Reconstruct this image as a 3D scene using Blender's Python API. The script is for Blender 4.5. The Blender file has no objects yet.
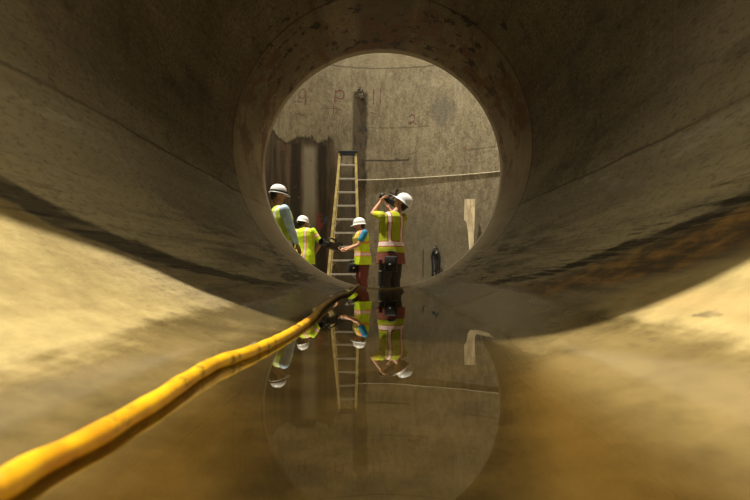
import bpy, bmesh, math, random
from mathutils import Vector, Matrix, noise as mnoise
C = bpy.context.scene.collection
PI = math.pi
R = 1.5            # inner radius of the pipe
F = 450.0          # focal length in pixels of the 750 px wide frame
CAMZ = 0.230
VX, VY = 382.5, 273.7
FLOOR = -0.30
SL = 0.008         # the pipe rises a little towards its open end
YE = 5.75          # y of the open end
WR, WCY = 4.4, 6.1   # shaft wall radius and centre
random.seed(4)

def at(px, py, d):
    return Vector(((px - VX) * d / F, d, CAMZ + (VY - py) * d / F))

# ------------------------------------------------------------------ node helper
class S:
    def __init__(s, t, k): s.t, s.k = t, k
    def op(s, o, a=None, b=None, clamp=False):
        n = s.t.nodes.new('ShaderNodeMath'); n.operation = o; n.use_clamp = clamp
        for i, v in enumerate([s, a, b]):
            if v is None: continue
            if isinstance(v, S): s.t.links.new(v.k, n.inputs[i])
            else: n.inputs[i].default_value = v
        return S(s.t, n.outputs[0])
    def __add__(s, o): return s.op('ADD', o)
    __radd__ = __add__
    def __sub__(s, o): return s.op('SUBTRACT', o)
    def __rsub__(s, o): return (s * -1.0) + o
    def __mul__(s, o): return s.op('MULTIPLY', o)
    __rmul__ = __mul__
    def __truediv__(s, o): return s.op('DIVIDE', o)
    def abs(s): return s.op('ABSOLUTE')
    def pow(s, e): return s.op('POWER', e)
    def ln(s): return s.op('LOGARITHM', math.e)
    def sm(s, a, b, lo=0.0, hi=1.0):
        n = s.t.nodes.new('ShaderNodeMapRange'); n.interpolation_type = 'SMOOTHSTEP'
        if a > b: a, b, lo, hi = b, a, hi, lo
        s.t.links.new(s.k, n.inputs[0])
        for i, v in zip((1, 2, 3, 4), (a, b, lo, hi)): n.inputs[i].default_value = v
        return S(s.t, n.outputs[0])
    def box(s, a, b, w):
        return s.sm(a - w, a + w) * s.sm(b + w, b - w)

class Mat:
    def __init__(m, name):
        m.m = bpy.data.materials.new(name); m.m.use_nodes = True
        m.t = m.m.node_tree; m.b = m.t.nodes['Principled BSDF']
    def pos(m, obj=False):
        if obj: n = m.t.nodes.new('ShaderNodeTexCoord'); v = n.outputs['Object']
        else: n = m.t.nodes.new('ShaderNodeNewGeometry'); v = n.outputs['Position']
        sp = m.t.nodes.new('ShaderNodeSeparateXYZ'); m.t.links.new(v, sp.inputs[0])
        return v, S(m.t, sp.outputs[0]), S(m.t, sp.outputs[1]), S(m.t, sp.outputs[2])
    def noise(m, v, scale, detail=4, st=(1, 1, 1), rough=0.55, off=(0, 0, 0)):
        mp = m.t.nodes.new('ShaderNodeMapping'); mp.inputs['Scale'].default_value = st
        mp.inputs['Location'].default_value = off
        m.t.links.new(v, mp.inputs[0])
        n = m.t.nodes.new('ShaderNodeTexNoise'); n.inputs['Scale'].default_value = scale
        n.inputs['Detail'].default_value = detail; n.inputs['Roughness'].default_value = rough
        m.t.links.new(mp.outputs[0], n.inputs['Vector'])
        return S(m.t, n.outputs[0])
    def mix(m, a, b, f):
        n = m.t.nodes.new('ShaderNodeMix'); n.data_type = 'RGBA'
        n.clamp_factor = True
        if isinstance(f, S): m.t.links.new(f.k, n.inputs[0])
        else: n.inputs[0].default_value = f
        for i, v in ((6, a), (7, b)):
            if isinstance(v, S): m.t.links.new(v.k, n.inputs[i])
            else: n.inputs[i].default_value = (*v, 1)
        return S(m.t, n.outputs[2])
    def mulc(m, a, f):
        n = m.t.nodes.new('ShaderNodeVectorMath'); n.operation = 'SCALE'
        m.t.links.new(a.k, n.inputs[0]); m.t.links.new(f.k, n.inputs['Scale'])
        return S(m.t, n.outputs[0])
    def set(m, col=None, rough=None, bump=None, dist=0.01, strength=0.5, **kw):
        if col is not None:
            if isinstance(col, S): m.t.links.new(col.k, m.b.inputs['Base Color'])
            else: m.b.inputs['Base Color'].default_value = (*col, 1)
        if rough is not None:
            if isinstance(rough, S): m.t.links.new(rough.k, m.b.inputs['Roughness'])
            else: m.b.inputs['Roughness'].default_value = rough
        if bump is not None:
            n = m.t.nodes.new('ShaderNodeBump'); n.inputs['Distance'].default_value = dist
            n.inputs['Strength'].default_value = strength
            m.t.links.new(bump.k, n.inputs['Height']); m.t.links.new(n.outputs[0], m.b.inputs['Normal'])
        for k, v in kw.items(): m.b.inputs[k.replace('_', ' ')].default_value = v
        return m.m

def plain(name, col, rough=0.6, var=0.18, scale=30, **kw):
    m = Mat(name); v, x, y, z = m.pos(True)
    n = m.noise(v, scale, 3)
    c = m.mix(tuple(c * (1 - var) for c in col), tuple(min(1, c * (1 + var)) for c in col), n.sm(.3, .7))
    return m.set(c, rough, n, 0.003, 0.3, **kw)

# ------------------------------------------------------------------ materials
def pipe_material():
    m = Mat('pipe_concrete'); v, x, y, z = m.pos(); z = z - y * SL
    n1 = m.noise(v, 1.3, 6); n2 = m.noise(v, 9, 6, rough=.65); n3 = m.noise(v, 60, 3)
    lon = m.noise(v, 5, 6, (1, .13, 1), .65)              # streaks that run along the pipe
    lonf = m.noise(v, 16, 5, (1, .1, 1), .7)
    cir = m.noise(v, 4, 5, (.35, 2.6, .35), .6)            # trowel marks around the pipe
    base = m.mix((.105, .084, .050), (.255, .208, .128), n1.sm(.32, .68) * .5 + lon.sm(.3, .7) * .35 + cir.sm(.3, .7) * .25)
    base = m.mix(base, (.34, .29, .19), lonf.sm(.56, .74) * .45)
    base = m.mix(base, (.06, .048, .028), lon.sm(.46, .30) * .5)
    lf2 = m.noise(v, 40, 5, (1, .06, 1), .75, (2, 2, 2))
    base = m.mix(base, (.055, .043, .025), lf2.sm(.55, .70) * .4)
    base = m.mix(base, (.085, .07, .045), n2.sm(.60, .75) * .35)
    # pale scuffs at half height
    sc = m.noise(v, 7, 6, (1, .25, 1), .75, (3, 1, 0))
    base = m.mix(base, (.42, .39, .31), sc.sm(.60, .72) * (z + n1 * .5).box(.75, 1.35, .25) * .35)
    base = m.mix(base, (.44, .375, .225), (z + (n1 - .5) * .8).sm(1.55, .45) * (lon.sm(.25, .65) * .55 + .38))  # low wall made paler: bounce light from the floor, painted in
    gr = m.noise(v, 55, 6, (1, .5, 1), .8, (6, 6, 1))
    gy = y.sm(1.6, 3.6)
    base = m.mix(base, (.05, .04, .024), gr.sm(.50, .62) * (gy * .35 + .06))
    base = m.mix(base, (.50, .44, .31), gr.sm(.44, .34) * (gy * .30 + .06))
    sw = m.noise(v, 2.6, 7, (1, .22, .6), .6, (4, 0, 9)); base = m.mix(base, (.46, .40, .27), sw.sm(.54, .70) * .45)
    bl2 = m.noise(v, 3.2, 7, (1, .45, 1), .72, (9, 4, 3))
    base = m.mix(base, (.050, .038, .020), bl2.sm(.54, .66) * .40)
    # cast seam along the pipe at half height, scuffed below it
    zs = z + (lon - .5) * .10 + (n1 - .5) * .05 + x.sm(-.2, .2) * .14
    base = m.mix(base, (.40, .345, .225), zs.sm(1.02, .98) * zs.sm(.3, .9) * (lonf.sm(.3, .7) * .4 + .32))
    base = m.mix(base, (.60, .55, .42), zs.box(.80, 1.02, .08) * sc.sm(.50, .64) * .5)
    base = m.mix(base, (.03, .024, .014), zs.box(1.0, 1.018, .008) * (lon.sm(.3, .6) * .5 + .2))
    lw = z.sm(.75, .30) * y.sm(1.2, 2.0)
    base = m.mix(base, (.045, .034, .017), lonf.sm(.50, .60) * lw * .75)
    base = m.mix(base, (.62, .51, .27), lonf.sm(.52, .38) * lw * .75)
    # dried silt below the old flow line, its pale near part doubling as painted sunlight
    ys = y.op('MAXIMUM', 0.35)
    hb = ys.pow(-1.55) * .66
    hb = hb + hb * ((lon - .5) * .30 + (n1 - .5) * .22)
    s = (z.op('MAXIMUM', .004) / hb).ln()
    left = x.sm(.02, -.02)
    silt = m.mix((.24, .175, .058), (.45, .35, .14), (n1 * .6 + n2 * .4).sm(.36, .62))
    silt = m.mix(silt, (.40, .27, .10), lon.sm(.56, .72) * .5)
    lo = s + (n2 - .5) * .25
    up = m.mix(base, (.46, .38, .20), lo.sm(1.7, .2) * (lon.sm(.25, .6) * .6 + .3))   # paler band above: dust plus painted bounce light
    silt = m.mix(silt, m.mix((.13, .10, .05), (.30, .235, .12), lonf.sm(.35, .65)), y.sm(1.1, 1.8) * .95)  # silt browns with distance, imitating the edge of the sunlit patch
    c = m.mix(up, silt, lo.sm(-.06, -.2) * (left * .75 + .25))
    # right side: orange brown iron stain between the line and the silt
    c = m.mix(c, m.mix((.10, .075, .035), (.26, .195, .10), (lonf * .6 + n2 * .4).sm(.38, .62)), (1.0 - left) * lo.sm(-.10, -.35) * .9)
    rust = m.mix((.075, .050, .020), (.36, .19, .040), (lonf * .5 + n2 * .5).sm(.42, .62))
    rt = (1.0 - left)
    c = m.mix(c, rust, rt * lo.box(-.72, -.02, .12) * y.sm(2.4, 1.4) * .9)
    siltr = rt * lo.sm(-.72, -.92) * (y + (n2 - .5) * .5 + (n1 - .5) * .5).sm(1.42, 1.20)
    c = m.mix(c, silt, siltr)
    # dark line
    dl = left * lo.box(-.13, .16, .05) * (lonf.sm(.30, .50) * .35 + .65) + left * lo.box(-.3, .5, .15) * lf2.sm(.54, .62) * .4
    dr = rt * (lo.box(-.05, .16, .05) * (lf2.sm(.36, .50) * .6 + .4) + lo.box(-.22, .42, .10) * lf2.sm(.50, .60) * .8)
    dark = m.mix((.020, .014, .006), (.045, .033, .016), n2)
    far = y.sm(5.2, 2.2)
    c = m.mix(c, dark, (dl + dr) * (far * .75 + .15) * .95)
    # dark smears on the lower wall nearer the outlet
    sm_ = m.noise(v, 6, 6, (1.2, .22, 1.2), .7, (7, 2, 4))
    c = m.mix(c, (.05, .04, .022), sm_.sm(.52, .60) * y.sm(1.7, 3.0) * z.sm(.42, .15) * .85)
    # damp silt beside the water
    wetn = x.abs() + (n1 - .5) * .18 + (n2 - .5) * .10 + (lon - .5) * .22 + y.sm(.9, 3.5) * -.06
    wet = (wetn + x.sm(.2, .5) * -.05).sm(.58, .50) * y.sm(4.6, 3.2, .35, 1.0)
    mud = m.mix((.10, .072, .026), (.23, .168, .066), (n1 * .7 + n2 * .3).sm(.40, .60))
    c = m.mix(c, mud, wet * .95)
    spots = m.noise(v, 8, 5, (1, .5, 1), .6, (11, 5, 2))
    c = m.mix(c, (.11, .08, .035), spots.sm(.62, .68) * wetn.box(.50, .68, .05) * .85)
    deep = (x.abs() + (n1 - .5) * .12 + (lon - .5) * .10 + y.sm(.4, 1.1) * -.14).sm(.22, .10)
    c = m.mix(c, m.mix((.030, .026, .016), (.068, .057, .032), n2.sm(.35, .65)), deep * .85)
    c = m.mix(c, (.045, .032, .014), gr.sm(.50, .62) * .40 * y.sm(.8, 1.6)); c = m.mix(c, (.50, .42, .25), gr.sm(.42, .34) * .25 * y.sm(1.0, 1.8))
    # rusty, mouldy last section
    e2 = y.sm(4.49, 4.51)
    c = m.mix(c, (.46, .36, .21), e2 * (n1.sm(.35, .6) * .4 + .35) * (z.sm(2.5, 1.2) * .85 + .12))
    c = m.mix(c, (.03, .022, .012), y.box(4.485, 4.515, .010) * .6)
    c = m.mix(c, (.04, .03, .018), y.box(2.32, 2.34, .006) * .3)
    end = y.sm(4.0, 4.9)
    rr = m.noise(v, 2.4, 6, (1, .8, 1), .7, (2, 9, 1))
    c = m.mix(c, (.13, .052, .020), rr.sm(.48, .58) * end * z.sm(.9, 1.8) * .75)
    c = m.mix(c, (.16, .10, .045), rr.sm(.52, .40) * end * z.sm(1.6, 2.6) * .5)
    bl = m.noise(v, 5.5, 5, (1, 1.0, 1), .7, (5, 3, 8))
    c = m.mix(c, (.012, .010, .008), bl.sm(.565, .60) * y.sm(3.5, 4.3) * z.sm(1.9, 2.6) * .9)
    c = m.mix(c, (.72, .66, .50), (y + (n2 - .5) * .06).sm(5.60, 5.68) * (z.sm(1.6, .6) * .6 + .35))  # rim highlight painted as a pale ring at the open end
    rgh = wet * -.55 + .82
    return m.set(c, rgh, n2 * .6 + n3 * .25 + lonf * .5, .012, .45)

def shaft_material(name, marks=True):
    m = Mat(name); v, x, y, z = m.pos()
    n1 = m.noise(v, .8, 6); n2 = m.noise(v, 9, 8, (1, 1, .45), .75); n3 = m.noise(v, 34, 5, (1, 1, .6), .75)
    ver = m.noise(v, 4.5, 6, (1, 1, .10), .65); vf = m.noise(v, 15, 5, (1, 1, .06), .65)
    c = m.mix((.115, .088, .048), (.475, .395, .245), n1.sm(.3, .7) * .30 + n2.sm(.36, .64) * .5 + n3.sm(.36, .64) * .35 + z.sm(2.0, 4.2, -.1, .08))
    c = m.mix(c, (.085, .06, .032), n2.sm(.57, .68) * .65)
    n5 = m.noise(v, 2.4, 7, (1, 1, 1.6), .7, (8, 1, 2)); c = m.mix(c, (.13, .10, .055), n5.box(.485, .50, .008) * .5); c = m.mix(c, (.20, .155, .085), n5.sm(.52, .66) * .7); c = m.mix(c, (.60, .52, .36), ver.sm(.44, .30) * z.sm(2.0, 3.5) * .35)
    c = m.mix(c, (.12, .09, .05), ver.sm(.55, .72) * .5)
    c = m.mix(c, (.13, .10, .06), (n3.sm(.55, .62) * .65))
    c = m.mix(c, (.56, .50, .37), m.noise(v, 3, 6, off=(4, 4, 4)).sm(.60, .75) * .45)
    # form lift lines
    wob = (n2 - .5) * .08
    def hline(zz, w, x0, x1, k, c):
        return m.mix(c, (.05, .038, .022), (z + wob).box(zz - w, zz + w, w * .7) * x.box(x0, x1, .06) * k)
    if marks:
        c = m.mix(c, (.36, .29, .17), z.sm(4.9, 5.15) * .5)
        c = hline(5.02, .015, -3, 3, .6, c)
        c = hline(3.63, .008, -.6, 1.1, .6, c)
        c = hline(2.87, .020, -.62, .62, .95, c)
        c = hline(2.99, .012, 1.9, 3.2, .5, c)
        # grey blotch
        c = m.mix(c, (.17, .155, .12), ((x - 1.35).abs() + (z - 3.95).abs() * .8 + (n2 - .5) * .5).sm(.42, .2) * .6)
        # wall darker towards the bottom, right of the ladder
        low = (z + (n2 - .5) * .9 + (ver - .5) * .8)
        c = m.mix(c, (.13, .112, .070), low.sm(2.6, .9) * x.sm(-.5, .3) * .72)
        # dark weeping stain on the left
        e = (m.noise(v, 2.2, 5, (1, 1, .25)) - .5) * 1.5 + (n2 - .5) * .25
        st = (z + e).sm(3.36, 3.22) * (x + (n2 - .5) * .3).sm(-.92, -1.12)
        tint = m.mix((.022, .014, .007), (.17, .115, .062), (ver * .6 + vf * .4).sm(.38, .64))
        c = m.mix(c, tint, st * .93)
        edge = (z + e).box(3.25, 3.33, .04) * x.sm(-1.1, -1.2)
        c = m.mix(c, (.03, .02, .01), edge * .8)
        tongue = (x + (n2 - .5) * .10).box(-1.78, -1.52, .07) * (z).sm(3.2, 3.0) * z.sm(.8, 2.0, .25, 1)
        sides = ((x + 1.65).abs() + (n2 - .5) * .12).box(.20, .38, .05) * z.sm(3.3, 3.1)
        c = m.mix(c, (.022, .015, .008), sides * (ver.sm(.35, .6) * .4 + .5))
        c = m.mix(c, (.40, .34, .24), tongue * .8)
        # narrow central weep below the broken notch
        wst = (x + (n2 - .5) * .16 + (z - 3) * -.015).box(-.70, -.37, .035)
        c = m.mix(c, m.mix((.022, .016, .007), (.10, .072, .036), (n2 * .6 + ver * .4).sm(.40, .58)), wst * z.sm(4.52, 4.40) * z.sm(.2, 2.2, .45, .92))
        # darker strip of wall behind the ladder
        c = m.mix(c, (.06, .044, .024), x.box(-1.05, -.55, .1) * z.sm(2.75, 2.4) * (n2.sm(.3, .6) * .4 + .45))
        # vertical crack low on the right
        c = m.mix(c, (.03, .022, .012), (x + (n3 - .5) * .02).box(.925, .95, .01) * z.box(.15, .8, .05) * .9)
        # paint traces low on the left
        pr = m.noise(v, 14, 4, (1, 1, .6))
        c = m.mix(c, (.35, .04, .04), pr.sm(.46, .56) * x.box(-1.50, -1.36, .04) * z.box(1.25, 1.60, .06) * .7)
        c = m.mix(c, (.08, .10, .30), pr.sm(.46, .56) * x.box(-1.33, -1.27, .02) * z.box(1.3, 1.55, .05) * .6)
        # rust freckles
        c = m.mix(c, (.24, .10, .035), m.noise(v, 7, 4, off=(1, 7, 3)).sm(.64, .70) * .45)
    return m.set(c, .85, n2 * .8 + n3 * .4, .035, .6)

def water_material():
    m = Mat('shallow_brown_water'); t = m.t; v, x, y, z = m.pos()
    t.nodes.remove(m.b)
    n = m.noise(v, 5, 3, (1, .6, 1)); n2 = m.noise(v, 22, 3, (1, .5, 1))
    bp = t.nodes.new('ShaderNodeBump'); bp.inputs['Distance'].default_value = .0012
    bp.inputs['Strength'].default_value = .25
    t.links.new((n + n2 * .3 * y.sm(3.0, 4.5)).k, bp.inputs['Height'])
    fr = t.nodes.new('ShaderNodeFresnel'); fr.inputs['IOR'].default_value = 1.40
    t.links.new(bp.outputs[0], fr.inputs['Normal'])
    gl = t.nodes.new('ShaderNodeBsdfGlossy'); t.links.new((x.abs().sm(.37, .42) * .42).k, gl.inputs['Roughness'])
    gl.inputs['Color'].default_value = (.92, .90, .82, 1)
    t.links.new(bp.outputs[0], gl.inputs['Normal'])
    tr = t.nodes.new('ShaderNodeBsdfTransparent'); tr.inputs['Color'].default_value = (1, 1, 1, 1)
    tint = m.mix((1, 1, 1), (.66, .58, .42), x.abs().sm(.40, .22)); t.links.new(tint.k, tr.inputs['Color'])
    df = t.nodes.new('ShaderNodeBsdfDiffuse'); df.inputs['Color'].default_value = (.30, .21, .085, 1)
    m1 = t.nodes.new('ShaderNodeMixShader'); m1.inputs[0].default_value = .0
    t.links.new(tr.outputs[0], m1.inputs[1]); t.links.new(df.outputs[0], m1.inputs[2])
    m2 = t.nodes.new('ShaderNodeMixShader')
    a1 = m.noise(v, 3.5, 6, (1, .35, 1), .7)
    film = (x.abs() + (a1 - .5) * .14 + y.sm(.6, 1.25) * .15).sm(.53, .46) * (y + (a1 - .5) * 1.2).sm(5.55, 4.9, .25, 1.0)
    t.links.new((S(t, fr.outputs[0]) * film).k, m2.inputs[0])
    t.links.new(m1.outputs[0], m2.inputs[1]); t.links.new(gl.outputs[0], m2.inputs[2])
    t.links.new(m2.outputs[0], t.nodes['Material Output'].inputs['Surface'])
    return m.m

def hose_material():
    m = Mat('yellow_hose_rubber'); v, x, y, z = m.pos()
    n = m.noise(v, 26, 5, rough=.7); n2 = m.noise(v, 9, 4)
    c = m.mix((.83, .47, .010), (.62, .28, .008), n2.sm(.45, .62))
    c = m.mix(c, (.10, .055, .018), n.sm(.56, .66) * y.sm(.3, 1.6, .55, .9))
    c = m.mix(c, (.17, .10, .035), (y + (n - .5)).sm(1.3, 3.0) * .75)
    return m.set(c, .42, n, .003, .4)

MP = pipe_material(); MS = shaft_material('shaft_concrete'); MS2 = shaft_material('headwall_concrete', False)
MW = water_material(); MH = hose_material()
MB = plain('black_plastic', (.014, .014, .015), .45)
MBF = plain('black_fabric', (.012, .011, .011), .9, .3)
MHAT = plain('white_hard_hat_plastic', (.80, .80, .79), .35, .03, 12)
MSK = plain('skin', (.50, .25, .15), .55, .1)
MSKD = plain('tanned_skin', (.36, .17, .095), .55, .1)
MHAIR = plain('dark_brown_hair', (.020, .012, .008), .7, .3, 60)
MAL = plain('aluminium_step', (.50, .46, .38), .45, .12, 20, Metallic=.25)
MFG = plain('yellow_fibreglass', (.38, .28, .085), .6, .3, 9)
MWOOD = None
def wood():
    m = Mat('weathered_pine'); v, x, y, z = m.pos()
    g = m.noise(v, 20, 5, (1, 1, .08)); n = m.noise(v, 4, 4)
    c = m.mix((.42, .33, .19), (.68, .57, .37), g.sm(.35, .65))
    c = m.mix(c, (.25, .18, .09), n.sm(.58, .7) * .5)
    return m.set(c, .8, g, .004, .5)
MWOOD = wood()
MEYEW = plain('eye_white', (.75, .72, .68), .3, .02)
MLIP = plain('lip', (.36, .13, .10), .5, .05)
MBOOT = plain('brown_work_boot_leather', (.10, .06, .03), .6)

def vest_material(name, lime, bands, straps, silver=(.78, .70, .66), trim=(.85, .16, .03), edge=None):
    """bands: [(z0,z1)] around the body; straps: [(y0,y1)] vertical over front and back, in the wearer's frame"""
    m = Mat(name); v, x, y, z = m.pos(True)
    n = m.noise(v, 9, 4); w = (n - .5) * .02
    c = m.mix(tuple(a * .85 for a in lime), tuple(min(1, a * 1.1) for a in lime), n.sm(.3, .7))
    c = m.mix(c, trim, edge(m, x + w, y + w, z + w)) if edge else c
    for k, g in ((trim, .014), (silver, 0)):
        for y0, y1 in straps:
            ztop = bands[0][1]
            c = m.mix(c, k, (y + w).box(y0 - g, y1 + g, .003) * (z).sm(ztop - .02, ztop))
        for z0, z1 in bands:
            c = m.mix(c, k, (z + w).box(z0 - g, z1 + g, .003))
    return m.set(c, .7, n, .02, .5)

# ------------------------------------------------------------------ mesh helpers
def link(name, me, mat, parent=None):
    o = bpy.data.objects.new(name, me); C.objects.link(o)
    if mat is not None and not me.materials: me.materials.append(mat)
    if parent is not None: o.parent = parent
    return o
def tag(o, label=None, cat=None, group=None, kind=None):
    if label: o['label'] = label
    if cat: o['category'] = cat
    if group: o['group'] = group
    if kind: o['kind'] = kind
    return o
def empty(name, loc, rz=0):
    o = bpy.data.objects.new(name, None); C.objects.link(o); o.location = loc; o.rotation_euler = (0, 0, rz)
    o.empty_display_size = .1
    return o
def from_bm(name, bm, mat, parent=None, smooth=False):
    me = bpy.data.meshes.new(name); bmesh.ops.recalc_face_normals(bm, faces=bm.faces)
    bm.to_mesh(me); bm.free()
    if smooth:
        for p in me.polygons: p.use_smooth = True
    return link(name, me, mat, parent)
def box(bm, c, size, M=None, bev=0.0):
    r = bmesh.ops.create_cube(bm, size=1.0)
    T = Matrix.Translation(c) @ (M.to_4x4() if M else Matrix()) @ Matrix.Diagonal((*size, 1))
    bmesh.ops.transform(bm, matrix=T, verts=r['verts'])
    if bev:
        es = {e for v in r['verts'] for e in v.link_edges}
        bmesh.ops.bevel(bm, geom=list(es), offset=bev, segments=2, affect='EDGES', profile=.6)
def frame_z(d):
    d = d.normalized(); u = Vector((0, 0, 1)) if abs(d.z) < .95 else Vector((1, 0, 0))
    a = u.cross(d).normalized(); b = d.cross(a)
    return Matrix((a, b, d)).transposed()
def beam(bm, p0, p1, w, t, bev=0.0, xaxis=None):
    p0, p1 = Vector(p0), Vector(p1); d = (p1 - p0)
    if xaxis is None: M = frame_z(d)
    else:
        zz = d.normalized(); xx = (Vector(xaxis) - zz * Vector(xaxis).dot(zz)).normalized(); yy = zz.cross(xx)
        M = Matrix((xx, yy, zz)).transposed()
    box(bm, (p0 + p1) / 2, (w, t, d.length), M, bev)
def tube(bm, pts, rad, seg=10, cap=True):
    pts = [Vector(p) for p in pts]; n = len(pts)
    rads = rad if isinstance(rad, (list, tuple)) else [rad] * n
    up = None; rings = []
    for i, p in enumerate(pts):
        d = (pts[min(i + 1, n - 1)] - pts[max(i - 1, 0)]).normalized()
        if up is None: a = frame_z(d).col[0]
        else: a = (up - d * up.dot(d)).normalized()
        up = a; b = d.cross(a)
        rings.append([bm.verts.new(p + (a * math.cos(k * 2 * PI / seg) + b * math.sin(k * 2 * PI / seg)) * rads[i]) for k in range(seg)])
    for r0, r1 in zip(rings, rings[1:]):
        for k in range(seg): bm.faces.new((r0[k], r0[(k + 1) % seg], r1[(k + 1) % seg], r1[k]))
    if cap: bm.faces.new(rings[0][::-1]); bm.faces.new(rings[-1])
def lathe(bm, prof, M=None, seg=24, close=False):
    """prof [(r,h)] about local z"""
    M = M or Matrix(); rings = []
    for r, h in prof:
        if r < 1e-6: rings.append([bm.verts.new(M @ Vector((0, 0, h)))])
        else: rings.append([bm.verts.new(M @ Vector((r * math.cos(k * 2 * PI / seg), r * math.sin(k * 2 * PI / seg), h))) for k in range(seg)])
    pairs = list(zip(rings, rings[1:])) + ([(rings[-1], rings[0])] if close else [])
    for a, b in pairs:
        for k in range(seg):
            q = [a[k % len(a)], a[(k + 1) % len(a)], b[(k + 1) % len(b)], b[k % len(b)]]
            u = []
            for w in q:
                if w not in u: u.append(w)
            if len(u) > 2: bm.faces.new(u)
def smoothpts(pts, n=8):
    out = []; P = [Vector(p) for p in pts]; P = [2 * P[0] - P[1]] + P + [2 * P[-1] - P[-2]]
    for i in range(1, len(P) - 2):
        for k in range(n):
            t = k / n
            out.append(.5 * ((2 * P[i]) + (P[i + 1] - P[i - 1]) * t + (2 * P[i - 1] - 5 * P[i] + 4 * P[i + 1] - P[i + 2]) * t * t + (3 * P[i] - P[i - 1] - 3 * P[i + 1] + P[i + 2]) * t ** 3))
    out.append(P[-2]); return out

# ------------------------------------------------------------------ camera
cam = bpy.data.cameras.new('camera'); co = bpy.data.objects.new('camera', cam); C.objects.link(co)
co.location = (0, 0, CAMZ); co.rotation_euler = (PI / 2, 0, 0)
cam.sensor_width = 36; cam.lens = F / 750 * 36; cam.clip_start = .02
cam.shift_x = -(VX - 375) / 750; cam.shift_y = (VY - 250) / 750
cam.dof.use_dof = True; cam.dof.focus_distance = 7.2; cam.dof.aperture_fstop = 4.5
bpy.context.scene.camera = co
vs = bpy.context.scene.view_settings
vs.view_transform = 'Standard'; vs.look = 'None'; vs.gamma = 1; vs.use_curve_mapping = False; vs.exposure = 0.0

# ------------------------------------------------------------------ light
w = bpy.data.worlds.new('hazy_sky'); bpy.context.scene.world = w; w.use_nodes = True
w.node_tree.nodes['Background'].inputs[0].default_value = (1.0, .945, .78, 1)
w.node_tree.nodes['Background'].inputs[1].default_value = 1.08
sun = bpy.data.lights.new('sun', 'SUN'); sun.energy = 7.6; sun.angle = math.radians(1.2); sun.color = (1, .92, .76)
so = bpy.data.objects.new('sun', sun); C.objects.link(so)
SD = Vector((.20, .07, -.96)).normalized()
so.rotation_euler = SD.to_track_quat('-Z', 'Y').to_euler(); so.location = (-3, -1, 12)

# ------------------------------------------------------------------ pipe
LIGHT_HOLE = [(-1.42, .95), (-1.32, 1.35), (-1.2, 1.45), (-1.0, 1.5), (-.65, 1.35), (-.2, .95), (.1, .85), (.4, .75), (.85, .35), (1.15, -.2), (1.2, -1.5), (.9, -2.0), (-.9, -2.0), (-1.42, -1.5)]  # added unseen roof opening, outlined to let sun and sky light in
def evaluated(o):
    dg = bpy.context.evaluated_depsgraph_get(); dg.update()
    return bpy.data.meshes.new_from_object(o.evaluated_get(dg))
def pipe_section(y0, y1, label, cut=False, end=False):
    bm = bmesh.new(); c = .005; a, b = 1.5, 1.68
    T = Matrix.Translation((0, 0, R)) @ Matrix.Rotation(-PI / 2, 4, 'X')
    n = max(2, int((y1 - y0) / .4))
    inner = [(a, y0 + c + (y1 - y0 - (.05 if end else c) - c) * i / n) for i in range(n + 1)]
    if end: inner += [(a + .002, y1 - .006), (a + .010, y1)]
    prof = [(a + c, y0)] + inner + ([] if end else [(a + c, y1)]) + [(b, y1), (b, y0)]
    lathe(bm, prof, T, 160, True)
    for v_ in bm.verts: v_.co.z += SL * v_.co.y
    o = from_bm('concrete_pipe_section', bm, MP, None, True)
    if cut:
        cb = bmesh.new(); pts = smoothpts(LIGHT_HOLE + LIGHT_HOLE[:1], 6)[:-1]
        lo = [cb.verts.new((p.x, p.y, 1.6)) for p in pts]; hi = [cb.verts.new((p.x, p.y, 3.6)) for p in pts]
        cb.faces.new(lo[::-1]); cb.faces.new(hi)
        for i in range(len(lo)): cb.faces.new((lo[i], lo[(i + 1) % len(lo)], hi[(i + 1) % len(hi)], hi[i]))
        co_ = from_bm('cutter', cb, MP)
        md = o.modifiers.new('b', 'BOOLEAN'); md.object = co_; md.operation = 'DIFFERENCE'; md.solver = 'EXACT'
        me = evaluated(o); o.modifiers.clear(); o.data = me
        bpy.data.objects.remove(co_)
    # sharp outer edges
    b2 = bmesh.new(); b2.from_mesh(o.data)
    for e in b2.edges:
        e.smooth = len(e.link_faces) == 2 and e.calc_face_angle(0) < math.radians(3.5)
    for f_ in b2.faces: f_.smooth = True
    b2.to_mesh(o.data); b2.free()
    return tag(o, label, 'pipe', 'concrete pipe sections')
pipe_section(-4.6, -2.2, 'rear concrete pipe section behind the camera, beyond the added roof opening')
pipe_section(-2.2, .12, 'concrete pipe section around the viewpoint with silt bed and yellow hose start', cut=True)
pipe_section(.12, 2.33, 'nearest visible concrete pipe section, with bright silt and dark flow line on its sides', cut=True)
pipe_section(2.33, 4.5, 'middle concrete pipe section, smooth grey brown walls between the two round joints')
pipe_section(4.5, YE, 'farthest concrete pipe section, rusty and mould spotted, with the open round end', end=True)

# water: thin pool along the invert
bm = bmesh.new(); wz = .045; hw = math.sqrt(R * R - (R - wz) ** 2) + .004
ys = [-2.2 + i * .1 for i in range(80)]; ys = [y for y in ys if y < YE - .05] + [YE - .02]
NX = 56; XW = .62
def surf(x, y):
    a = R - math.sqrt(R * R - x * x) + .0016 + SL * y; q = .0009      # the film follows the floor beyond the pool
    return q * math.log(math.exp((wz - wz) / q) + math.exp(min(300, (a - wz) / q))) + wz
g = [[bm.verts.new((-XW + 2 * XW * k / NX, y, surf(-XW + 2 * XW * k / NX, y))) for k in range(NX + 1)] for y in ys]
for r0, r1 in zip(g, g[1:]):
    for k in range(NX): bm.faces.new((r0[k], r0[k + 1], r1[k + 1], r1[k]))
wo = from_bm('water_pool', bm, MW, None, True); 
if wo.data.polygons[0].normal.z < 0: wo.data.flip_normals()
tag(wo, 'shallow still brown water along the bottom of the pipe, mirroring the round opening', 'water', kind='stuff')

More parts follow.
